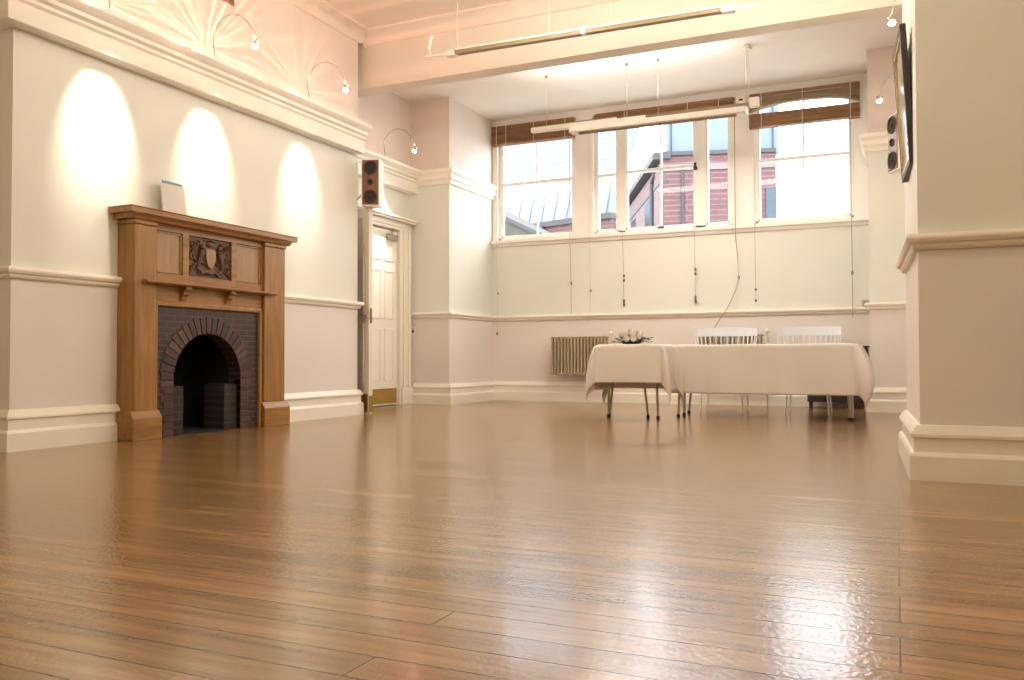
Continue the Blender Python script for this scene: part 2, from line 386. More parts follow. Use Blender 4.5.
# frieze with three sunk fields
fr = MB()
for a, b in ((4.735,4.77),(5.025,5.09),(5.565,5.63),(5.93,5.945)): fr.box(W0,-5.125,a,b,1.19,1.64)
for a, b in ((4.77,5.025),(5.09,5.565),(5.63,5.93)): fr.box(W0,-5.125,a,b,1.585,1.64).box(W0,-5.125,a,b,1.19,1.26).box(W0,-5.15,a,b,1.26,1.585)
kid(fr, 'frieze', M['oak_h'], fp, bevel=.002)
for a, b in ((4.775,5.02),(5.635,5.925)):
    kid(MB().box(-5.155,-5.142,a,b,1.265,1.58).box(-5.145,-5.132,a,b,1.57,1.58).box(-5.145,-5.132,a,b,1.265,1.275).box(-5.145,-5.132,a,a+.01,1.265,1.58).box(-5.145,-5.132,b-.01,b,1.265,1.58), 'panel', M['oak_panel'], fp)
cv = MB().box(-5.155,-5.142,5.095,5.56,1.265,1.58)
def cvp(u, v, h=0): return (-5.138+h, 5.3275+u, 1.4225+v)
for s in (-1, 1):
    def spiral(cu, cw, r0, turns, a0, dirn=1, rad=.009):
        pts = []
        for k in range(22):
            f = k/21; a = a0 + dirn*turns*2*PI*f; r = r0*(1-.85*f)
            pts.append(cvp(s*(cu + r*math.cos(a)), cw + r*math.sin(a)))
        cv.tube(pts, rad, 6, r2=rad*.7)
    spiral(.175,.10,.045,1.3,PI); spiral(.18,-.09,.045,1.3,PI,-1); spiral(.10,-.125,.03,1.2,0); spiral(.205,.0,.03,1.1,PI/2); spiral(.125,.125,.025,1.2,0,-1)
    cv.tube([cvp(s*.22,-.14), cvp(s*.15,-.05), cvp(s*.21,.03), cvp(s*.15,.13)], .009, 6)
    # supporter: body, head, legs of a rearing beast
    cv.tube([cvp(s*.135,-.10), cvp(s*.125,-.04,.004), cvp(s*.105,.02,.008), cvp(s*.10,.06,.01)], .018, 8, r2=.022)
    cv.ball(cvp(s*.098,.085,.012), .024, (.8,1,1))
    cv.tube([cvp(s*.10,.04), cvp(s*.075,.03,.008), cvp(s*.058,.05,.008)], .010, 6); cv.tube([cvp(s*.11,-.03), cvp(s*.085,-.05,.006), cvp(s*.062,-.04,.006)], .010, 6)
    cv.tube([cvp(s*.13,-.09), cvp(s*.10,-.11,.006), cvp(s*.09,-.145,.004)], .012, 6)
cv.ball(cvp(0,.115), .03, (.5,1.3,.8)); cv.tube([cvp(-.07,.14), cvp(0,.15,.006), cvp(.07,.14)], .008, 6)
cv.tube([cvp(-.09,-.13), cvp(-.04,-.115,.006), cvp(0,-.13,.006), cvp(.04,-.115,.006), cvp(.09,-.13)], .012, 6)
cp = kid(cv, 'carved_panel', M['carved'], fp, smooth=True)
sh = MB().prism([(5.3275+u, 1.4225+v) for u, v in ((-.052,.075),(.052,.075),(.055,0),(.035,-.06),(0,-.09),(-.035,-.06),(-.055,0))], -5.142, -5.122, 'x')
sh.xf(Matrix.Translation(-fp.location)); sh.build('shield', M['oak_panel'], cp, bevel=.005)
kid(MB().prism([(W0,1.165),(-5.055,1.165),(-5.04,1.175),(-5.04,1.188),(W0,1.188)], 4.60, 6.06, 'y'), 'lower_shelf', M['oak_h'], fp, bevel=.003)
for yc in (5.03, 5.52):
    kid(MB().prism([(-5.13,1.165),(-5.055,1.165),(-5.06,1.14),(-5.085,1.125),(-5.085,1.105),(-5.105,1.09),(-5.115,1.06),(-5.13,1.06)], yc-.028, yc+.028, 'y'), 'bracket', M['oak'], fp, bevel=.004)
kid(MB().box(W0,-5.13,4.735,5.945,1.04,1.165).box(W0,-5.13,4.735,4.76,0,1.04).box(W0,-5.13,5.90,5.945,0,1.04), 'apron', M['oak_h'], fp, bevel=.003)
kid(MB().box(-5.14,-5.105,4.735,4.765,0,1.035).box(-5.14,-5.105,5.895,5.93,0,1.035).box(-5.14,-5.105,4.735,5.93,1.005,1.04), 'frame_moulding', M['oak'], fp, bevel=.008)
# brick surround with arched opening
YC, ZC, R1, R2 = 5.31, .435, .37, .50
pts = [(4.76,0),(4.76,1.01),(5.90,1.01),(5.90,0),(YC+R1,0)]
pts += [(YC+R1*math.cos(a), ZC+R1*math.sin(a)) for a in [PI*k/24 for k in range(25)]] + [(YC-R1,0)]
kid(MB().prism(pts, -5.26, -5.132, 'x'), 'brick_surround', M['hearthbrick'], fp)
vs = MB(); N = 23
for k in range(N):
    a0, a1 = PI*(k+.07)/N, PI*(k+.93)/N
    ro = R2 + (.012 if k % 2 else 0)
    q = [(YC+r*math.cos(a), ZC+r*math.sin(a)) for r, a in ((R1,a0),(ro,a0),(ro,a1),(R1,a1))]
    vs.prism(q, -5.20, -5.124, 'x')
for s in (-1, 1):
    for k in range(8):
        a, b = sorted((YC+s*R1, YC+s*(R2-(.03 if k % 2 else 0))))
        vs.box(-5.20,-5.125,a,b,ZC-.005-.054*(k+1)+.003,ZC-.008-.054*k)
kid(vs, 'arch_bricks', M['voussoir'], fp, bevel=.003)
for a, b in ((YC-R1-.01,5.085),(5.535,YC+R1+.01)): kid(MB().box(-5.40,-5.17,a,b,0,.385), 'cheek', M['cheek'], fp, bevel=.005)
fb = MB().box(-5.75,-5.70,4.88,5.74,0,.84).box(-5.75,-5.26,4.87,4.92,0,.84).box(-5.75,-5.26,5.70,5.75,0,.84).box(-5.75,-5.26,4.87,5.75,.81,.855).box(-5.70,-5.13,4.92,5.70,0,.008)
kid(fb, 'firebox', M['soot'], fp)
# ------------------------------------------------------------------ card leaning above the mantel
cd = tag(empty('card', (-5.16, 4.98, 1.72)), 'small pale card with a blue top edge standing on the oak mantel shelf', 'card')
M['card'] = mottled('pale_card', (.66,.62,.55), .6, .03); M['blue'] = mottled('blue_edge', (.12,.30,.42), .5, .1)
t_ = Matrix.Rotation(math.radians(-8), 4, 'Y')
MB().box(-.003,.003,-.12,.12,0,.255).xf(t_).build('sheet', M['card'], cd); MB().box(-.004,.005,-.10,.10,.255,.275).xf(t_).build('top_edge', M['blue'], cd)

# ------------------------------------------------------------------ loudspeakers
def speaker(loc, rz, label, bracket):
    r = empty('loudspeaker', loc, rz)
    tag(r, label, 'speaker', None)
    MB().box(-.10,.10,0,.19,-.25,.25).build('cabinet', M['white'], r, bevel=.006)
    bf = MB().box(-.088,.088,-.008,.004,-.238,.238).build('baffle', M['spkwood'], r, bevel=.003)
    for z, nm, rad in ((.155,'woofer',.077),(-.155,'woofer',.077),(0,'tweeter',.034)):
        Mx = Matrix.Translation((0,-.008,z)) @ Matrix.Rotation(PI/2,4,'X')
        c = MB().lathe([(rad*.84,.001),(rad*.8,.004),(rad*.35,-.004),(rad*.33,.006),(rad*.2,.012),(.001,.014)], 24, Mx).build(nm, M['cone'], r, smooth=True)
        MB().lathe([(rad,0),(rad,.008),(rad*.9,.012),(rad*.82,.006),(rad*.82,0)], 28, Mx).build('ring', M['ring'], c, smooth=True)
    b = MB()
    b.tube([(0,.19,-.05), *bracket], .010, 8)
    b.build('bracket', M['steel'], r)
    return r
sA = Vector((-5.085,7.585,2.475)); aA = math.atan2(-.93,.35)+PI/2
def loc_of(root, rz, p): return tuple(Matrix.Rotation(-rz,4,'Z') @ (Vector(p)-Vector(root)))
speaker(sA, aA, 'white cased loudspeaker with brown front beside the end of the left cornice', [loc_of(sA, aA, (-5.2,7.70,2.42)), loc_of(sA, aA, (-5.28,7.60,2.30))])
sB = Vector((-.012,8.12,2.48)); aB = math.atan2(-.42,-.9)+PI/2
speaker(sB, aB, 'reddish brown loudspeaker seen edge-on behind the framed picture', [loc_of(sB, aB, (.25,8.2,2.42)), loc_of(sB, aB, (.35,8.2,2.42))])

# ------------------------------------------------------------------ framed picture on the near pier
nb, fbm, ntp = Vector((.072,4.95,1.63)), Vector((.036,5.50,1.63)), Vector((.028,4.95,2.38))
u = (fbm-nb); v = (ntp-nb); w_ = u.normalized().cross(v.normalized())       # points away from or to the wall
if w_.x > 0: w_ = -w_
PW, PH = u.length, v.length
pr = bpy.data.objects.new('framed_picture', None); COL.objects.link(pr); pr.empty_display_size = .1
pr.matrix_world = Matrix(((u.normalized().x, v.normalized().x, w_.x, nb.x),(u.normalized().y, v.normalized().y, w_.y, nb.y),(u.normalized().z, v.normalized().z, w_.z, nb.z),(0,0,0,1)))
tag(pr, 'dark framed picture with gilt inner edge leaning off the near right pier', 'picture')
f = MB(); fw = .035
f.box(0,PW,0,fw,-.032,0).box(0,PW,PH-fw,PH,-.032,0).box(0,fw,fw,PH-fw,-.032,0).box(PW-fw,PW,fw,PH-fw,-.032,0)
f.build('frame', M['dark'], pr, bevel=.004)
M['gilt'] = mottled('gilt', (.62,.50,.24), .35, .1, 8, metal=.6)
g_ = MB(); a, b = fw, fw+.014
g_.box(a,PW-a,a,b,-.02,-.003).box(a,PW-a,PH-b,PH-a,-.02,-.003).box(a,b,a,PH-a,-.02,-.003).box(PW-b,PW-a,a,PH-a,-.02,-.003)
g_.build('gilt_slip', M['gilt'], pr)
M['print'] = mottled('faded_print', (.62,.60,.50), .12, .25, 5)
MB().box(a,PW-a,a,PH-a,-.026,-.014).build('print', M['print'], pr)

# ------------------------------------------------------------------ curved picture lamps
def lamp(loc, rz, label, group, dx=.55, k=1):
    """root on the wall, arm reaching out along local +x"""
    r = empty('picture_lamp', loc, rz); tag(r, label, 'lamp', group)
    pts = [(0,0,.0),(.05,0,-.045),(.10,0,-.035),(.10,0,.03),(.085,0,.10),(.10,0,.19),(.16,0,.27),(.24,0,.305),(.33,0,.30),(.42,0,.25),(.49,0,.17),(dx-.03,0,.09),(dx,0,.045)]
    P = [Vector((p[0]*dx/.55, p[1], p[2])) for p in pts]; P[-1].x = dx; P[-2].x = dx-.02; sm = []
    for i in range(len(P)-1):
        p0, p1, p2, p3 = P[max(i-1,0)], P[i], P[i+1], P[min(i+2,len(P)-1)]
        for q in range(4):
            t = q/4; sm.append(.5*((2*p1)+(-p0+p2)*t+(2*p0-5*p1+4*p2-p3)*t*t+(-p0+3*p1-3*p2+p3)*t**3))
    sm.append(P[-1])
    MB().tube(sm, .005, 6).build('arm', M['chrome'], r, smooth=True)
    MB().lathe([(.03,0),(.03,.012),(.012,.02)], 16, Matrix.Rotation(PI/2,4,'Y')).build('wall_rose', M['chrome'], r)
    aim = Vector((-.52,0,-.854)).normalized()
    Q = Matrix.Translation((dx,0,.045)) @ (-aim).to_track_quat('Z','Y').to_matrix().to_4x4()
    MB().lathe([(.010,.02),(.014,.0),(.022,-.02),(.025,-.03)], 16, Q).build('lamp_holder', M['chrome'], r, smooth=True)
    MB().ball(tuple(Q @ Vector((0,0,-.038))), .026*k).build('bulb', M['bulb'], r, smooth=True)
    return r, aim
LAMPS = [((-5.27,4.36,3.14),0,'curved arm picture lamp nearest the camera above the cornice'),
         ((-5.27,5.40,3.14),0,'curved arm lamp above the cornice over the middle of the fireplace'),
         ((-5.27,6.65,3.14),0,'curved arm lamp above the cornice at the far end of the left wall'),
         ((-5.90,8.97,3.14),0,'curved arm lamp above the double doorway'),
         ((.35,9.30,3.18),PI,'lit lamp on the right, the farther and lower of two by the far pier'),
         ((.35,7.00,3.12),PI,'lit lamp at the top right beside the near pier, above the picture')]
SPOT = [150,115,85,170,120,75]
for k, (loc, rz, lab) in enumerate(LAMPS):
    DX = [.55,.55,.55,.55,.506,.378][k]
    r, aim = lamp(loc, rz, lab, 'curved arm picture lamps', dx=DX)
    L = bpy.data.lights.new('lamp_beam', 'SPOT'); L.energy = SPOT[k]; L.spot_size = math.radians(43); L.spot_blend = 1.0; L.shadow_soft_size = .02; L.color = (1,.93,.80)
    o = bpy.data.objects.new('lamp_beam', L); COL.objects.link(o); o.parent = r
    o.location = Vector((DX,0,.045)) + aim*.09; o.rotation_euler = aim.to_track_quat('-Z','Y').to_euler()
    # pink light leaking through the dichroic reflector, broken into streaks
    L2 = bpy.data.lights.new('lamp_leak', 'POINT'); L2.energy = [32,26,13,4,2,3][k]; L2.shadow_soft_size = .008; L2.color = (1,.36,.24); L2.use_nodes = True
    t = L2.node_tree; em = [n for n in t.nodes if n.type == 'EMISSION'][0]
    tc = node(t, 'ShaderNodeTexCoord'); sp = node(t, 'ShaderNodeSeparateXYZ'); t.links.new(tc.outputs['Normal'], sp.inputs[0])
    at = node(t, 'ShaderNodeMath', operation='ARCTAN2'); t.links.new(sp.outputs['Y'], at.inputs[0]); t.links.new(sp.outputs['Z'], at.inputs[1])
    ab = node(t, 'ShaderNodeMath', operation='MULTIPLY'); t.links.new(at.outputs[0], ab.inputs[0]); ab.inputs[1].default_value = 5.0
    ad = node(t, 'ShaderNodeMath', operation='ADD'); t.links.new(ab.outputs[0], ad.inputs[0]); ad.inputs[1].default_value = k*7.3
    nz = node(t, 'ShaderNodeTexNoise', noise_dimensions='1D', Scale=1.6, Detail=3); t.links.new(ad.outputs[0], nz.inputs['W'])
    rp = ramp(t, nz.outputs['Fac'], [(.45,(0,0,0)),(.66,(1,1,1))])
    up = node(t, 'ShaderNodeMath', operation='GREATER_THAN'); t.links.new(sp.outputs['Z'], up.inputs[0]); up.inputs[1].default_value = -.42
    mu = node(t, 'ShaderNodeMath', operation='MULTIPLY'); t.links.new(rp.outputs[0], mu.inputs[0]); t.links.new(up.outputs[0], mu.inputs[1])
    t.links.new(mu.outputs[0], em.inputs['Strength'])
    o2 = bpy.data.objects.new('lamp_leak', L2); COL.objects.link(o2); o2.parent = r; o2.location = (DX-.05,0,.085)

# small grille high on the left wall
vg = tag(empty('wall_vent', (-5.27,5.15,3.36)), 'small brown grille high on the left wall at the top of the photo', 'vent')
vg.location = (-5.27, 5.60, 3.69)
MB().box(0,.012,-.13,.13,0,.10).build('vent_frame', M['track'], vg, bevel=.003)
vm = MB()
for k in range(4): vm.box(.012,.02,-.11,.11,.018+k*.02,.028+k*.02)
vm.build('slats', M['toggle'], vg)

# ------------------------------------------------------------------ suspended light tracks
def track(name, label, ends, pieces, wires, extras=None):
    r = tag(empty(name, ends), label, 'track light'); 
    return r
r = tag(empty('light_track', (-2.5,6.8,3.33)), 'long thin tan light track hung on wires in front of the ceiling beam', 'light track')
def ln(mb, x0, x1, y, z0, z1, hw, hh):
    return mb.hexa([(x0,y-hw,z0-hh),(x1,y-hw,z1-hh),(x1,y+hw,z1-hh),(x0,y+hw,z0-hh),(x0,y-hw,z0+hh),(x1,y-hw,z1+hh),(x1,y+hw,z1+hh),(x0,y+hw,z0+hh)])
zt = 3.385
kid(ln(MB(), -3.62, -2.42, 6.8, zt, zt-.01, .03, .020), 'track_rail', M['track'], r, bevel=.003)
kid(ln(MB(), -2.38, -1.24, 6.8, zt-.01, zt-.02, .03, .020), 'track_rail', M['track'], r, bevel=.003)
kid(ln(MB(), -3.66, -1.22, 6.8, zt+.022, zt, .034, .006), 'top_strip', M['trackwhite'], r)
kid(ln(MB(), -2.42, -2.38, 6.8, zt, zt, .036, .032), 'connector', M['trackwhite'], r, bevel=.003)
kid(ln(MB(), -3.72, -3.64, 6.8, zt, zt, .034, .026).tube([(-3.95,6.8,zt+.01),(-3.68,6.8,zt)], .010), 'end_cap', M['trackwhite'], r)
kid(ln(MB(), -1.24, -1.14, 6.8, zt-.02, zt-.02, .034, .026).tube([(-1.16,6.8,zt-.02),(-.95,6.8,zt-.02)], .010), 'end_cap', M['trackwhite'], r)
kid(MB().tube([(-3.92,6.8,zt+.08),(-3.89,6.8,zt+.2)], .014).tube([(-3.92,6.8,zt+.08),(-3.90,6.8,zt+.02)], .006), 'spot_holder', M['trackwhite'], r)
for x in (-3.62,-2.72,-2.16): kid(MB().tube([(x,6.8,zt),(x,6.8,4.15)], .0035, 6), 'wire', M['cordlight'], r)
r = tag(empty('light_track', (-2.7,9.5,3.35)), 'suspended tan and white light track hung on wires before the back windows', 'light track')
kid(ln(MB(), -4.03, -2.95, 9.5, 3.375, 3.375, .035, .030), 'track_rail', M['trackwhite'], r, bevel=.004)
kid(ln(MB(), -2.62, -1.40, 9.5, 3.375, 3.375, .03, .016), 'track_rail', M['track'], r, bevel=.003)
kid(ln(MB(), -4.02, -2.98, 9.5, 3.408, 3.408, .037, .006), 'top_strip', M['track'], r)
kid(ln(MB(), -1.44, -1.34, 9.5, 3.39, 3.39, .036, .05), 'end_cap', M['trackwhite'], r, bevel=.003)
kid(ln(MB(), -2.98, -2.60, 9.5, 3.35, 3.35, .034, .04), 'connector', M['trackwhite'], r, bevel=.003)
for x in (-3.84,-2.83,-2.46): 
    q = kid(MB().tube([(x,9.5,3.38),(x,9.5,4.03)], .003, 6), 'wire', M['cordlight'], r)
    kid_ = MB().lathe([(.018,0),(.018,.02),(.008,.03)], 12, Matrix.Translation((x,9.5,4.0))); kid_.xf(Matrix.Translation(-r.location)); kid_.build('ceiling_cup', M['steel'], q)
q = kid(MB().tube([(-1.45,9.5,3.38),(-1.45,9.5,3.97)], .004, 6).tube([(-1.475,9.5,3.6),(-1.475,9.5,3.97)], .010, 6), 'wire', M['trackwhite'], r)
kid_ = MB().lathe([(.05,0),(.055,.03),(.03,.06)], 16, Matrix.Translation((-1.46,9.5,3.97))); kid_.xf(Matrix.Translation(-r.location)); kid_.build('ceiling_rose', M['trackwhite'], q)
r = tag(empty('batten_light', (-2.4,9.3,3.26)), 'long white batten light with angled reflector hanging just under the track by the windows', 'batten light')
kid(MB().prism([(9.22,3.225),(9.38,3.225),(9.33,3.30),(9.27,3.30)], -3.45, -1.44, 'x'), 'reflector', M['trackwhite'], r, bevel=.004)
kid(MB().tube([(-3.35,9.3,3.215),(-1.55,9.3,3.215)], .013, 10), 'tube', M['track'], r)
for x in (-2.5,-1.6): kid(MB().tube([(x,9.3,3.30),(x,9.5,3.36)], .006, 6), 'hanger', M['trackwhite'], r)

# ------------------------------------------------------------------ blinds and cords
def blind(x0, x1, label, rows, tapes, yb=10.985):
    r = tag(empty('wooden_blind', ((x0+x1)/2, yb, 3.9)), label, 'blind', None)
    kid(MB().box(x0,x1,yb-.025,yb+.04,3.885,3.925), 'head_rail', M['slat'], r, bevel=.003)
    for zf, th, m, wd, nm, cnt in rows:
        mb = MB()
        n = 14
        for c in range(cnt):
            for i in range(n):
                xa, xb = x0+(x1-x0)*i/n, x0+(x1-x0)*(i+1)/n
                za, zb = zf((i)/n, c), zf((i+1)/n, c)
                mb.hexa([(xa,yb-wd,za),(xb,yb-wd,zb),(xb,yb+wd,zb-.014),(xa,yb+wd,za-.014),(xa,yb-wd,za+th),(xb,yb-wd,zb+th),(xb,yb+wd,zb-.014+th),(xa,yb+wd,za-.014+th)])
        bmesh.ops.remove_doubles(mb.bm, verts=mb.bm.verts, dist=1e-5)
        o = kid(mb, nm, M[m], r)
    for x in tapes: kid(MB().tube([(x,yb-.034,3.92),(x,yb-.034,rows[-1][0](.5,rows[-1][5]-1))], .004, 5), 'ladder_cord', M['tape'], r)
    return r
blind(-5.28,-4.02,'wooden blind drawn up over the left window', [(lambda t,c: 3.868-.0195*c, .012, 'slat', .027, 'slats', 11), (lambda t,c: 3.655, .028, 'slat', .03, 'bottom_rail', 1)], (-5.20,-5.05,-4.62,-4.15))
blind(-3.70,-1.86,'wooden blind rolled tightly above the middle window', [(lambda t,c: 3.872-.0095*c, .0075, 'slat', .027, 'slats', 6), (lambda t,c: 3.795, .018, 'slat', .03, 'bottom_rail', 1)], (-3.3,-2.45,-2.05))
sag = lambda t: abs(2*t-1.0)**2.2
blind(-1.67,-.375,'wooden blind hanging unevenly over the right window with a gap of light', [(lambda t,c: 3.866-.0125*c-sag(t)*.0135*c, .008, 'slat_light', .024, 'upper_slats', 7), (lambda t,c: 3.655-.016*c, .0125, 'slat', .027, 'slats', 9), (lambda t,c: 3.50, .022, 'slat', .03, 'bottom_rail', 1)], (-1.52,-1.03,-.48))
def cord(pts, label, tog, m='cord', knob=None, rad=.0045):
    r = tag(empty('blind_cord', pts[-1]), label, 'cord', 'cords hanging below the back windows')
    kid(MB().tube(pts, rad, 6), 'line', M[m], r)
    for i, (x, z, h) in enumerate(tog): kid(MB().lathe([(.006,-h/2),(.014,-h/2+.01),(.014,h/2-.01),(.006,h/2)], 10, Matrix.Translation((x,10.975 if z > 2.2 or z < 1.3 else 11.0,z))), 'toggle', M['toggle'], r, smooth=True)
Y = 10.99
def vc(x, z0, z1, y=Y): return [(x,y-.04,z0),(x,y-.04,2.15),(x,y,(z1+2.1)/2),(x,y,z1)]
cord(vc(-5.20,3.60,.93), 'thin cord at the far left below the left window', [(-5.20,1.53,.03),(-5.20,.95,.04)], 'cordlight')
cord(vc(-4.08,3.60,1.22), 'cord below the right edge of the left window with a dark knob', [(-4.08,1.63,.05)])
cord(vc(-3.80,3.80,1.06), 'pale cord below the post between the left and middle windows', [(-3.80,1.52,.035)], 'cordlight', rad=.003)
cord(vc(-3.33,2.30,1.33), 'cord with a long dark toggle above the flowers, left of its twin', [(-3.33,1.70,.04),(-3.33,1.64,.04),(-3.33,1.34,.10)], rad=.003)
cord(vc(-2.37,2.30,1.33), 'cord with a long dark toggle above the left end of the long table', [(-2.37,1.75,.04),(-2.37,1.69,.04),(-2.37,1.36,.10)], rad=.003)
cord([(-1.85,Y-.04,3.80),(-1.85,Y-.04,2.15),(-1.83,Y,1.9),(-1.82,Y,1.60),(-1.86,Y,1.45),(-1.95,Y-.02,1.25),(-2.02,Y-.05,1.13),(-2.13,Y-.04,.97),(-2.15,Y-.02,.80)], 'brown cord that slants away to the left behind the table', [(-1.82,1.62,.05)], rad=.007)
cord(vc(-1.61,3.45,1.30), 'thin cord between the slanting cord and the right window', [(-1.61,1.46,.03),(-1.61,1.32,.035)], rad=.003)
cord(vc(-.48,3.45,1.08), 'looped cord at the right end of the back wall with a knob', [(-.48,1.62,.05)])
# small fittings
def socket(name, loc, sz, label, m, axis='y'):
    r = tag(empty(name, loc), label, name.replace('_', ' '))
    x, z = sz
    MB().box(-x/2,x/2,-.012,0,-z/2,z/2).build('plate', M[m], r, bevel=.003)
    MB().box(-x/5,x/5,-.020,-.012,-z/6,z/6).build('rocker', M['dark'], r)
    return r
socket('wall_switch', (-.335,11.05,1.255), (.085,.075), 'small dark metal switch just above the rail right of the looped cord', 'steel')
socket('pier_switch', (-5.85,9.75,.96), (.06,.11), 'small grey switch low on the pier right of the doorway', 'trackwhite')  # a light switch plate
r = tag(empty('sensor_box', (-1.77,10.97,3.875)), 'small white box with a dark mark between the middle and right blinds', 'sensor')
MB().box(-.06,.06,0,.06,-.045,.045).build('case', M['trackwhite'], r, bevel=.004); MB().box(-.025,.025,-.006,0,-.012,.012).build('mark', M['dark'], r)

# ------------------------------------------------------------------ radiators
def radiator(x0, n, z0, z1, label, y=10.88):
    r = tag(empty('column_radiator', (x0, y, z0)), label, 'radiator', 'beige column radiators under the windows')
    p = .0475
    for k in range(n):
        mb = MB(); x = p*(k+.5)
        for yy in (-.05,-.017,.017,.05):
            mb.tube([(x,yy,.02),(x,yy,z1-z0-.02)], .0115, 8)
        mb.tube([(x,-.06,z1-z0-.02),(x,.06,z1-z0-.02)], .0145, 8); mb.tube([(x,-.06,.02),(x,.06,.02)], .019, 8)
        mb.build('column', M['rad'], r, smooth=True)
    MB().tube([(-.01,0,.02),(p*n+.02,0,.02)], .021, 10).build('header_pipe', M['rad'], r, smooth=True)
    MB().tube([(-.01,0,z1-z0-.02),(p*n+.02,0,z1-z0-.02)], .012, 10).build('header_pipe', M['rad'], r, smooth=True)
    MB().tube([(p*n+.02,0,.02),(p*n+.05,0,.02),(p*n+.05,0,z1-z0+.03)], .016, 8).ball((p*n+.05,0,z1-z0+.03), .028).build('valve_pipe', M['trim'], r, smooth=True)
    for xx in (p*2.5, p*(n-2.5)): MB().box(xx-.01, xx+.01, -.02, .14, .10, .12).build('wall_bracket', M['rad'], r)
    MB().tube([(p*n+.02,0,.02),(p*n+.05,0,.0),(p*n+.05,0,-z0+.0)], .011, 8).build('feed_pipe', M['rad'], r, smooth=True)
radiator(-4.33, 17, .375, .90, 'beige column radiator below the left window, left of the tables')
radiator(-2.32, 17, .375, .90, 'beige column radiator behind the long table between the two pale chairs')

# ------------------------------------------------------------------ low dark cabinet behind the table end
r = tag(empty('low_cabinet', (-.63,10.72,0)), 'low dark cabinet on short legs behind the right end of the long table', 'cabinet')
MB().box(-.34,.325,-.14,.20,.08,.715).build('body', M['dark'], r, bevel=.01)
MB().box(-.35,.335,-.15,.20,.715,.735).build('top', M['dark'], r, bevel=.004)
for sx in (-1, 1): MB().box(.0+sx*.30-.02,.0+sx*.30+.02,-.13,-.09,0,.08).build('leg', M['black'], r)
for s in (0,1): MB().box(-.32+s*.325,-.01+s*.325,-.152,-.14,.12,.70).build('door', M['dark'], r, bevel=.004)

# ------------------------------------------------------------------ tables and cloths
def table(name, x0, x1, y0, y1, label, legs, h=.727):
    r = tag(empty(name, ((x0+x1)/2,(y0+y1)/2,0)), label, 'table')
    kid(MB().box(x0,x1,y0,y1,h-.025,h), 'tabletop', M['oak_panel'], r, bevel=.004)
    for pts in legs:
        l = kid(MB().tube(pts, .0125, 10), 'leg', M['steel'], r, smooth=True)
        e = MB().lathe([(.016,0),(.018,.004),(.016,.03)], 12, Matrix.Translation((pts[-1][0],pts[-1][1],0))); e.xf(Matrix.Translation(-r.location)); e.build('foot', M['black'], l)
    kid(MB().tube([(x0+.12,(y0+y1)/2,h-.04),(x1-.12,(y0+y1)/2,h-.04)], .012), 'under_rail', M['steel'], r)
    return r
def tcloth(name, x0, x1, y0, y1, ox0, ox1, oy0, oy1, label, seed, flare=.16, drop=-.04, h=.733):
    """rectangular cloth laid over a table: hangs past each edge, corners fall in a flared fold"""
    rnd = random.Random(seed); ph = [rnd.uniform(0, 6.28) for _ in range(8)]
    st = .018
    nx = int((x1-x0+ox0+ox1)/st); ny = int((y1-y0+oy0+oy1)/st)
    bm = bmesh.new(); V = {}
    for i in range(nx+1):
        for j in range(ny+1):
            u = x0-ox0+(x1-x0+ox0+ox1)*i/nx; v = y0-oy0+(y1-y0+oy0+oy1)*j/ny
            du = max(x0-u, 0, u-x1); dv = max(y0-v, 0, v-y1); su = -1 if u < x0 else 1; sv = -1 if v < y0 else 1
            cx_, cy_ = min(max(u,x0),x1), min(max(v,y0),y1)
            e = .012
            if du == 0 and dv == 0: p = (u, v, h + .0015*math.sin(u*9+ph[0])*math.sin(v*8+ph[1]))
            elif du > 0 and dv > 0:
                rr_ = math.hypot(du, dv); th = math.atan2(dv, du)
                fold = math.sin(2*th)**1.0
                out = e + flare*fold*math.sin(PI*min(1, rr_/.74))**.8 + .010*math.sin(rr_*9+ph[2])*min(1, rr_*3)*fold
                zz = h - rr_*(1+drop*fold)
                p = (cx_+su*(e*1.0+out*math.cos(th)+.02*rr_*fold), cy_+sv*(e+out*math.sin(th)), zz)
            elif du > 0:
                wv = (.010*math.sin(v*17+ph[3])+.007*math.sin(v*31+ph[4]))*min(1, du*2.4)
                p = (cx_+su*(e*min(1,du/.02)+.05*du+wv), v, h-du)
            else:
                wv = (.009*math.sin(u*11+ph[5])+.006*math.sin(u*23+ph[6]))*min(1, dv*2.4)
                p = (u, cy_+sv*(e*min(1,dv/.02)+.04*dv+wv), h-dv)
            V[i,j] = bm.verts.new(p)
    for i in range(nx):
        for j in range(ny): bm.faces.new([V[i,j],V[i+1,j],V[i+1,j+1],V[i,j+1]])
    me = bpy.data.meshes.new(name); bm.to_mesh(me); bm.free(); me.materials.append(M['cloth'])
    for q in me.polygons: q.use_smooth = True
    o = bpy.data.objects.new(name, me); COL.objects.link(o)
    s = o.modifiers.new('thickness', 'SOLIDIFY'); s.thickness = .002; s.offset = 1
    tag(o, label, 'tablecloth'); return o
table('folding_table', -2.70,-2.065,8.04,8.40,'small folding table with thin steel legs under the flowers',
      [[(-2.62,8.14,.70),(-2.682,8.30,.03)],[(-2.32,8.20,.70),(-2.275,8.32,.03)],[(-2.60,8.36,.70),(-2.715,8.43,.03)],[(-2.16,8.20,.70),(-2.147,8.22,.03)]])
tcloth('tablecloth', -2.70,-2.06,8.03,8.41,.45,.45,.375,.44,'white cloth with pointed corners over the small table that carries the flowers', 3, .105, .04)
table('folding_table', -2.08,-.37,8.60,9.22,'long folding table with steel legs in front of the pale chairs',
      [[(-1.98,8.72,.70),(-2.01,8.75,.03)],[(-2.0,8.62,.70),(-2.03,8.58,.03)],[(-.42,8.68,.70),(-.386,8.67,.03)],[(-.44,8.72,.70),(-.415,8.70,.03)],[(-.43,9.15,.70),(-.41,9.2,.03)],[(-1.98,9.15,.70),(-2.06,9.2,.03)]])
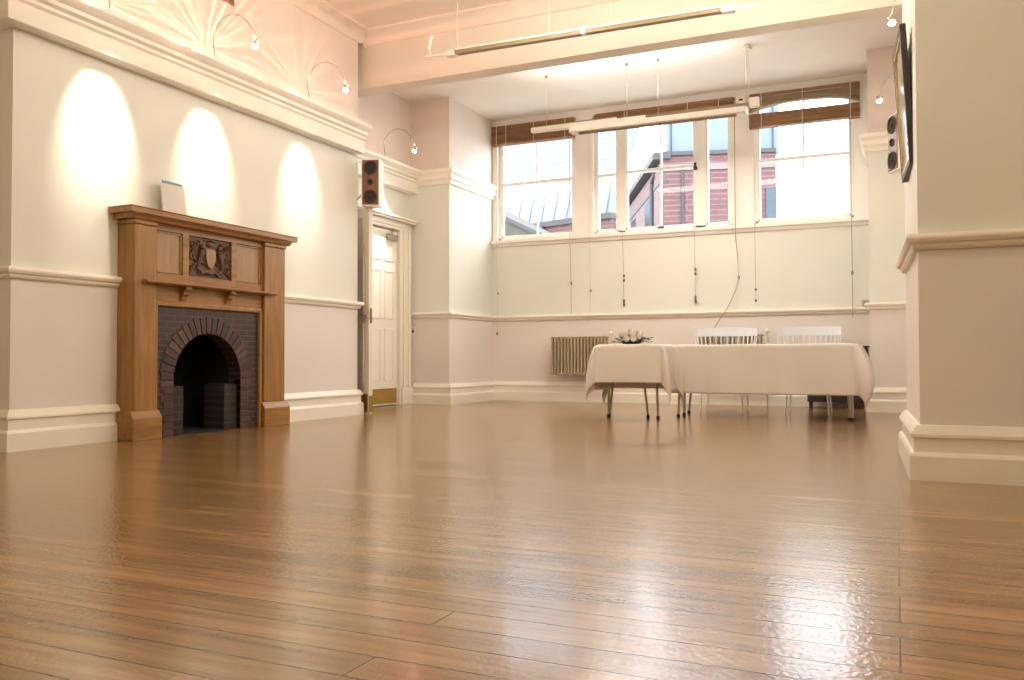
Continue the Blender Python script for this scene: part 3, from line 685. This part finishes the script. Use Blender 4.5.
tcloth('tablecloth', -2.09,-.35,8.58,9.24,.03,.46,.49,.42,'long white cloth over the long table with a flared right-hand corner', 5, .14)
# ------------------------------------------------------------------ chairs behind the table
def chair(x, y, w, label):
    r = tag(empty('spindle_chair', (x, y, 0)), label, 'chair', 'pale curved-back chairs behind the long table')
    def arc(t, zz, rad_=0): return (w/2*math.sin(t*1.25)/math.sin(1.25), .16*math.cos(t*1.25)-.05, zz)
    mb = MB(); n = 20; P = []
    for k in range(n+1):
        t = -1+2*k/n; a = arc(t, .845); b = arc(t, .925+.02*math.cos(t*PI/2)); P.append((a, b))
    for (a, b), (c, d_) in zip(P, P[1:]):
        mb.hexa([a, c, (c[0],c[1]-.014,c[2]), (a[0],a[1]-.014,a[2]), b, d_, (d_[0],d_[1]-.014,d_[2]), (b[0],b[1]-.014,b[2])])
    bmesh.ops.remove_doubles(mb.bm, verts=mb.bm.verts, dist=1e-5)
    mb.build('back_rail', M['plastic'], r)
    for k in range(15):
        t = -1+2*(k+.0)/14; a = arc(t, .85); 
        MB().tube([(a[0],a[1]-.007,a[2]),(a[0]*.8,a[1]-.02,.45)], .007, 6).build('spindle', M['plastic'], r, smooth=True)
    MB().lathe([(w*.36,.425),(w*.40,.435),(w*.40,.455),(w*.36,.465)], 28, Matrix.Translation((0,-.08,0)) @ Matrix.Diagonal((1.08,.85,1,1))).build('seat', M['plastic'], r, smooth=True)
    for sx in (-1,1):
        for sy in (-1,1): MB().tube([(sx*w*.28,-.08+sy*.16,.43),(sx*w*.33,-.08+sy*.20,0)], .010, 8, r2=.008).build('leg', M['trim'], r, smooth=True)
chair(-1.76, 9.72, .70, 'pale blue-white spindle chair behind the middle of the long table, left one')
chair(-.87, 9.72, .66, 'pale blue-white spindle chair behind the right end of the long table')

# ------------------------------------------------------------------ flowers
M['petal'] = mottled('white_petals', (.90,.88,.80), .6, .04, 20); M['leafm'] = mottled('dark_leaves', (.035,.065,.02), .5, .4, 20); M['babys'] = mottled('small_white_blooms', (.70,.72,.60), .7, .1, 30)
fl = tag(empty('flower_arrangement', (-2.42,8.24,.7385)), 'low arrangement of white roses and dark leaves on the small table', 'flowers')
rn = random.Random(4)
def rose(c, R):
    mb = MB(); mb.ball(c, R*.72, (1,1,.85), 2)
    for ring, (rr_, n, lift) in enumerate(((.50,4,.38),(.72,5,.18),(.9,6,-.05))):
        for k in range(n):
            a = 2*PI*k/n + ring*.6
            q = []
            for iu in range(4):
                for iv in range(4):
                    aa = a + (iu/3-.5)*2*PI/n*1.35; hh = -.35+iv/3*.95
                    rad_ = rr_*R*(.55+.45*math.sin(min(1,(hh+.5))*PI/2)) + (.10*R if iv == 3 else 0)
                    q.append(mb.bm.verts.new((c[0]+rad_*math.cos(aa), c[1]+rad_*math.sin(aa), c[2]+R*(hh*.8+lift))))
            for iu in range(3):
                for iv in range(3): mb.bm.faces.new([q[iu*4+iv],q[(iu+1)*4+iv],q[(iu+1)*4+iv+1],q[iu*4+iv+1]])
    return mb
for dx, dy, dz, R in ((-.11,-.06,.075,.042),(-.045,-.09,.09,.044),(.03,-.08,.092,.045),(.10,-.06,.07,.042),(-.06,.0,.115,.042),(.02,.0,.12,.044),(.085,.02,.10,.042),(-.03,.08,.09,.04),(.05,.09,.085,.04),(-.01,-.13,.045,.038),(.135,-.02,.04,.036),(.06,-.13,.045,.036)):
    rose((dx,dy,dz), R).build('rose', M['petal'], fl, smooth=True)
mb = MB()
for k in range(110):
    a = rn.uniform(0,2*PI); R0 = rn.uniform(.06,.18); z = rn.uniform(.01,.06); L = rn.uniform(.045,.075); w = L*.35
    c = Vector((R0*math.cos(a)*1.05, R0*math.sin(a)*.8, z)); dvec = Vector((math.cos(a), math.sin(a), rn.uniform(-.1,.5))).normalized(); sd = dvec.cross(Vector((0,0,1))).normalized()
    q = [mb.bm.verts.new(p) for p in (c-dvec*L*.3, c+sd*w*.5+dvec*L*.2+Vector((0,0,.006)), c+dvec*L*.8, c-sd*w*.5+dvec*L*.2+Vector((0,0,.006)))]
    for p in q: p.co.z = max(p.co.z, .004)
    mb.bm.faces.new(q)
o = mb.build('leaves', M['leafm'], fl)
mb = MB()
for k in range(60):
    x = rn.choice((rn.uniform(.12,.22), rn.uniform(.13,.20), rn.uniform(-.20,-.12))); mb.ball((x, rn.uniform(-.1,.08), rn.uniform(.012,.075 if x > 0 else .045)), rn.uniform(.005,.009), (1,1,1), 1)
mb.build('small_blooms', M['babys'], fl)
MB().lathe([(.06,0),(.09,.006),(.10,.03),(.09,.035),(.0,.03)], 24).build('bowl', M['dark'], fl, smooth=True)

# ------------------------------------------------------------------ outside
M['obrick'] = brickmat('pink_brick', (.105,.052,.052), (.125,.062,.062), (.17,.115,.115), 3.4, .19, .018, .9, 'xz')
M['obrick2'] = brickmat('pink_brick_side', (.125,.078,.078), (.145,.09,.09), (.19,.14,.14), 3.4, .19, .018, .9, 'yz')
M['clad'] = mottled('blue_cladding', (.105,.14,.205), .5, .04, .5)
M['fascia'] = mottled('grey_fascia', (.032,.032,.036), .6, .1, 1)
M['stone'] = mottled('pale_stone', (.155,.12,.12), .8, .05, 1)
M['oglass'] = mottled('blue_window', (.02,.04,.055), .2, .1, 1)
M['slate'] = brickmat('pale_slates', (.12,.15,.175), (.13,.16,.185), (.065,.095,.12), 9.0, .36, .03, .6, 'xz')
M['seam'] = mottled('pale_sheet', (.15,.17,.185), .6, .04, .6)
M['mossy'] = mottled('mossy_tile', (.055,.055,.042), .9, .3, 1.5)
def quadslab(mb, A, B, z0a, z0b, z1a, z1b, dep):
    """vertical slab between plan points A and B, thick towards the far side"""
    A, B = Vector(A), Vector(B); d = (B-A).normalized(); n = Vector((-d.y, d.x))
    if n.y < 0: n = -n
    n *= dep
    return mb.hexa([(A.x,A.y,z0a),(B.x,B.y,z0b),(B.x+n.x,B.y+n.y,z0b),(A.x+n.x,A.y+n.y,z0a),(A.x,A.y,z1a),(B.x,B.y,z1b),(B.x+n.x,B.y+n.y,z1b),(A.x+n.x,A.y+n.y,z1a)])
bb = tag(empty('brick_building', (-7.64,30,-4)), 'pink brick building with grey eaves and blue cladding above, through the middle window', 'building')
A, B, C = (-7.64,30), (-3.82,31.1), (-15.0,46.9)
def lerp(a, b, t): return (a[0]+(b[0]-a[0])*t, a[1]+(b[1]-a[1])*t)
kid(MB().hexa([(-7.64,30,-4),(-3.82,31.1,-4),(-8.2,42,-4),(-12.1,40.5,-4),(-7.64,30,7.9),(-3.82,31.1,7.9),(-8.2,42,7.9),(-12.1,40.5,7.9)]), 'wall', M['obrick'], bb)
def sidept(y): return (-7.64+(y-30)*(-4.1/9.3), y)
q = MB(); a, c = sidept(29.98), sidept(40.7); q.hexa([(a[0]-.06,a[1],-4),(a[0]+.3,a[1]+.3,-4),(c[0]+.3,c[1],-4),(c[0]-.06,c[1],-4),(a[0]-.06,a[1],7.6),(a[0]+.3,a[1]+.3,7.6),(c[0]+.3,c[1],7.6),(c[0]-.06,c[1],7.6)])
kid(q, 'side_wall', M['obrick2'], bb)
kid(quadslab(MB(), (-7.75,29.85), (-3.80,30.98), 7.86,7.86,8.0,8.0, .5), 'gutter', M['fascia'], bb)
q = MB(); a, c = sidept(29.9), sidept(40.7); q.hexa([(a[0]-.35,a[1],7.75),(a[0]+.3,a[1],7.75),(c[0]+.3,c[1],7.75),(c[0]-.35,c[1],7.75),(a[0]-.35,a[1],8.0),(a[0]+.3,a[1],8.0),(c[0]+.3,c[1],8.0),(c[0]-.35,c[1],8.0)])
kid(q, 'gutter', M['fascia'], bb)
q = MB(); q.hexa([(sidept(30)[0]-.09,30,6.9),(sidept(30)[0]+.2,30,6.9),(sidept(40.7)[0]+.2,40.7,6.9),(sidept(40.7)[0]-.09,40.7,6.9),(sidept(30)[0]-.09,30,7.02),(sidept(30)[0]+.2,30,7.02),(sidept(40.7)[0]+.2,40.7,7.02),(sidept(40.7)[0]-.09,40.7,7.02)])
kid(q, 'string_course', M['fascia'], bb)
kid(quadslab(MB(), (-7.64,29.95), (-3.81,31.05), 7.33,7.33,7.55,7.55, .2), 'stone_band', M['stone'], bb)
kid(quadslab(MB(), (-7.60,30.6), (-3.79,31.7), 8.0,8.0,13.5,13.5, 4), 'upper_storey', M['clad'], bb)
for t in (.04,.33,.68,.95):
    p = lerp((-7.60,30.55),(-3.79,31.65),t); kid(MB().box(p[0]-.015,p[0]+.015,p[1]-.03,p[1]+.1,8.05,13.5), 'seam', M['fascia'], bb)
kid(MB().tube([(-6.93,30.15,7.5),(-6.93,30.15,3)], .05), 'downpipe', M['fascia'], bb)
kid(MB().tube([(-8.25,31.2,7.7),(-8.25,31.2,7.45),(-8.42,31.5,7.2),(-8.42,31.5,2)], .09), 'downpipe', M['fascia'], bb)
for ya, yb, z0, z1 in ((31.75,33.2,4.6,6.75),(35.9,37.1,4.6,6.7)):
    a, c = sidept(ya), sidept(yb)
    kid(MB().hexa([(a[0]-.12,a[1],z0),(a[0]+.2,a[1],z0),(c[0]+.2,c[1],z0),(c[0]-.12,c[1],z0),(a[0]-.12,a[1],z1),(a[0]+.2,a[1],z1),(c[0]+.2,c[1],z1),(c[0]-.12,c[1],z1)]), 'window', M['oglass'], bb)
kid(quadslab(MB(), (-4.15,30.93), (-3.80,31.03), 4.6,4.6,6.62,6.62, .1), 'window', M['oglass'], bb)
# slate roofed building on the left
lb = tag(empty('slate_building', (-19,44,-4)), 'pale slate roofed building seen through the left window', 'building')
P0, P1 = (-24,46.2), (-13.6,42.8)
kid(quadslab(MB(), P0, P1, -4,-4,8.0,8.0, 8), 'wall', M['obrick'], lb)
kid(quadslab(MB(), (-24,46.0), (-13.6,42.6), 7.95,7.95,8.25,8.25, .6), 'gutter', M['fascia'], lb)
def slope(z0, z1, off0, off1, th=.3):
    d = Vector((10.4,-3.4)).normalized(); n = Vector((-d.y,d.x)); 
    if n.y < 0: n = -n
    a, b = Vector(P0), Vector(P1)
    def pt(p, o, z): q = p+n*o; return (q.x,q.y,z)
    return MB().hexa([pt(a,off0,z0),pt(b,off0,z0),pt(b,off0+th,z0),pt(a,off0+th,z0),pt(a,off1,z1),pt(b,off1,z1),pt(b,off1+th,z1),pt(a,off1+th,z1)])
lo = kid(slope(8.2,10.7,.1,.8), 'lower_roof', M['seam'], lb)
for k in range(12):
    p = lerp(P0, P1, (k+.5)/12); o = MB().tube([(p[0]+.03,p[1]+.05,8.25),(p[0]+.25,p[1]+.78,10.65)], .03, 6); o.xf(Matrix.Translation(-lb.location)); o.build('seam', M['slate'], lo)
kid(slope(10.7,17,.9,4.5), 'slate_roof', M['slate'], lb)
kid(MB().tube([(-14.25,42.6,8.5),(-14.25,42.6,12.1)], .14, 8, r2=.06), 'flue', M['oglass'], lb)
kid(MB().tube([(-18.05,44.0,8.0),(-18.05,44.0,3)], .10), 'downpipe', M['fascia'], lb)
# low mossy roof nearest the left window
sr = tag(empty('shed_roof', (-8.3,18,-4)), 'low mossy sloping roof in the bottom corner of the left window', 'roof')
kid(MB().prism([(-10,2.5),(-10,4.75),(-8.5,3.95),(-7.1,3.30),(-6.6,2.95),(-6.6,2.5)], 18, 22, 'y'), 'roof_slope', M['mossy'], sr)
q = MB().hexa([(-8.25,17.9,3.80),(-6.6,17.9,2.98),(-6.6,18.1,2.98),(-8.25,18.1,3.80),(-8.25,17.9,3.90),(-6.6,17.9,3.08),(-6.6,18.1,3.08),(-8.25,18.1,3.90)])
kid(q, 'verge_board', M['fascia'], sr)
kid(MB().box(-10,-6.7,18.3,22,-4,2.5), 'wall', M['obrick2'], sr)
struct(MB().box(-60,60,11.6,90,-4.2,-4).build('ground', mottled('paving', (.35,.34,.33), .9, .1, .3)))

# ------------------------------------------------------------------ light
W = bpy.data.worlds.new('world'); S.world = W; W.use_nodes = True
bg = W.node_tree.nodes['Background']; bg.inputs[0].default_value = (.90,.95,1,1); bg.inputs[1].default_value = 5.6
def point(loc, e, col=(1,.82,.62), r=.18):  # added fill light without a fixture, out of view
    L = bpy.data.lights.new('fill_point', 'POINT'); L.energy = e; L.color = col; L.shadow_soft_size = r
    o = bpy.data.objects.new('fill_point', L); COL.objects.link(o); o.location = loc
def area(loc, rot, sx, sy, e, col, portal=False):  # serves both the added fill areas and the window portals
    L = bpy.data.lights.new('fill_or_portal', 'AREA'); L.shape = 'RECTANGLE'; L.size = sx; L.size_y = sy; L.energy = e; L.color = col; L.cycles.is_portal = portal
    o = bpy.data.objects.new('fill_or_portal', L); COL.objects.link(o); o.location = loc; o.rotation_euler = rot
HC = (1,.91,.78)
WC = (1,.80,.56)
point((-2.6,6.0,3.35), 34, HC); point((-1.0,6.0,3.35), 44, HC); point((-1.6,3.2,3.5), 52, HC); point((2.6,1.0,3.5), 60, WC); point((-2.4,-1.5,3.5), 60, WC)
# added fill areas near the tracks, facing up to brighten ceiling and recess
area((-2.8,9.25,3.50), (PI,0,0), 2.2, .10, 10, (1,.92,.84)); area((-2.5,6.8,3.50), (PI,0,0), 2.3, .08, 1.2, (1,.86,.72))
area((-2.45,9.3,3.195), (0,0,0), 1.8, .40, 34, (1,.93,.84))  # added fill facing down under the batten, brightens the back of the room
# portals guide the sky light through the window openings
for a_, b_ in WIN: area(((a_+b_)/2,11.20,3.11), (-PI/2,0,0), b_-a_, 1.63, 1, (1,1,1), True)

# ------------------------------------------------------------------ camera
cam = bpy.data.cameras.new('camera'); co = bpy.data.objects.new('camera', cam); COL.objects.link(co)
cam.sensor_width = 36; cam.lens = 850/1024*36; cam.clip_start = .05; cam.clip_end = 500
dX = Vector((0.91094692,-0.01064648,-0.41238618)); dY = Vector((0.41251891,0.01875086,0.91075603)); dZ = Vector((-0.00196375,-0.9997675,0.02147291))
co.matrix_world = Matrix(((dX.x,-dX.y,-dX.z,0),(dY.x,-dY.y,-dY.z,0),(dZ.x,-dZ.y,-dZ.z,.6),(0,0,0,1)))
S.camera = co
S.view_settings.view_transform = 'Standard'; S.view_settings.look = 'None'; S.view_settings.gamma = 1; S.view_settings.use_curve_mapping = False
S.view_settings.exposure = 0.5
S.cycles.max_bounces = 8; S.cycles.diffuse_bounces = 5; S.cycles.transparent_max_bounces = 12
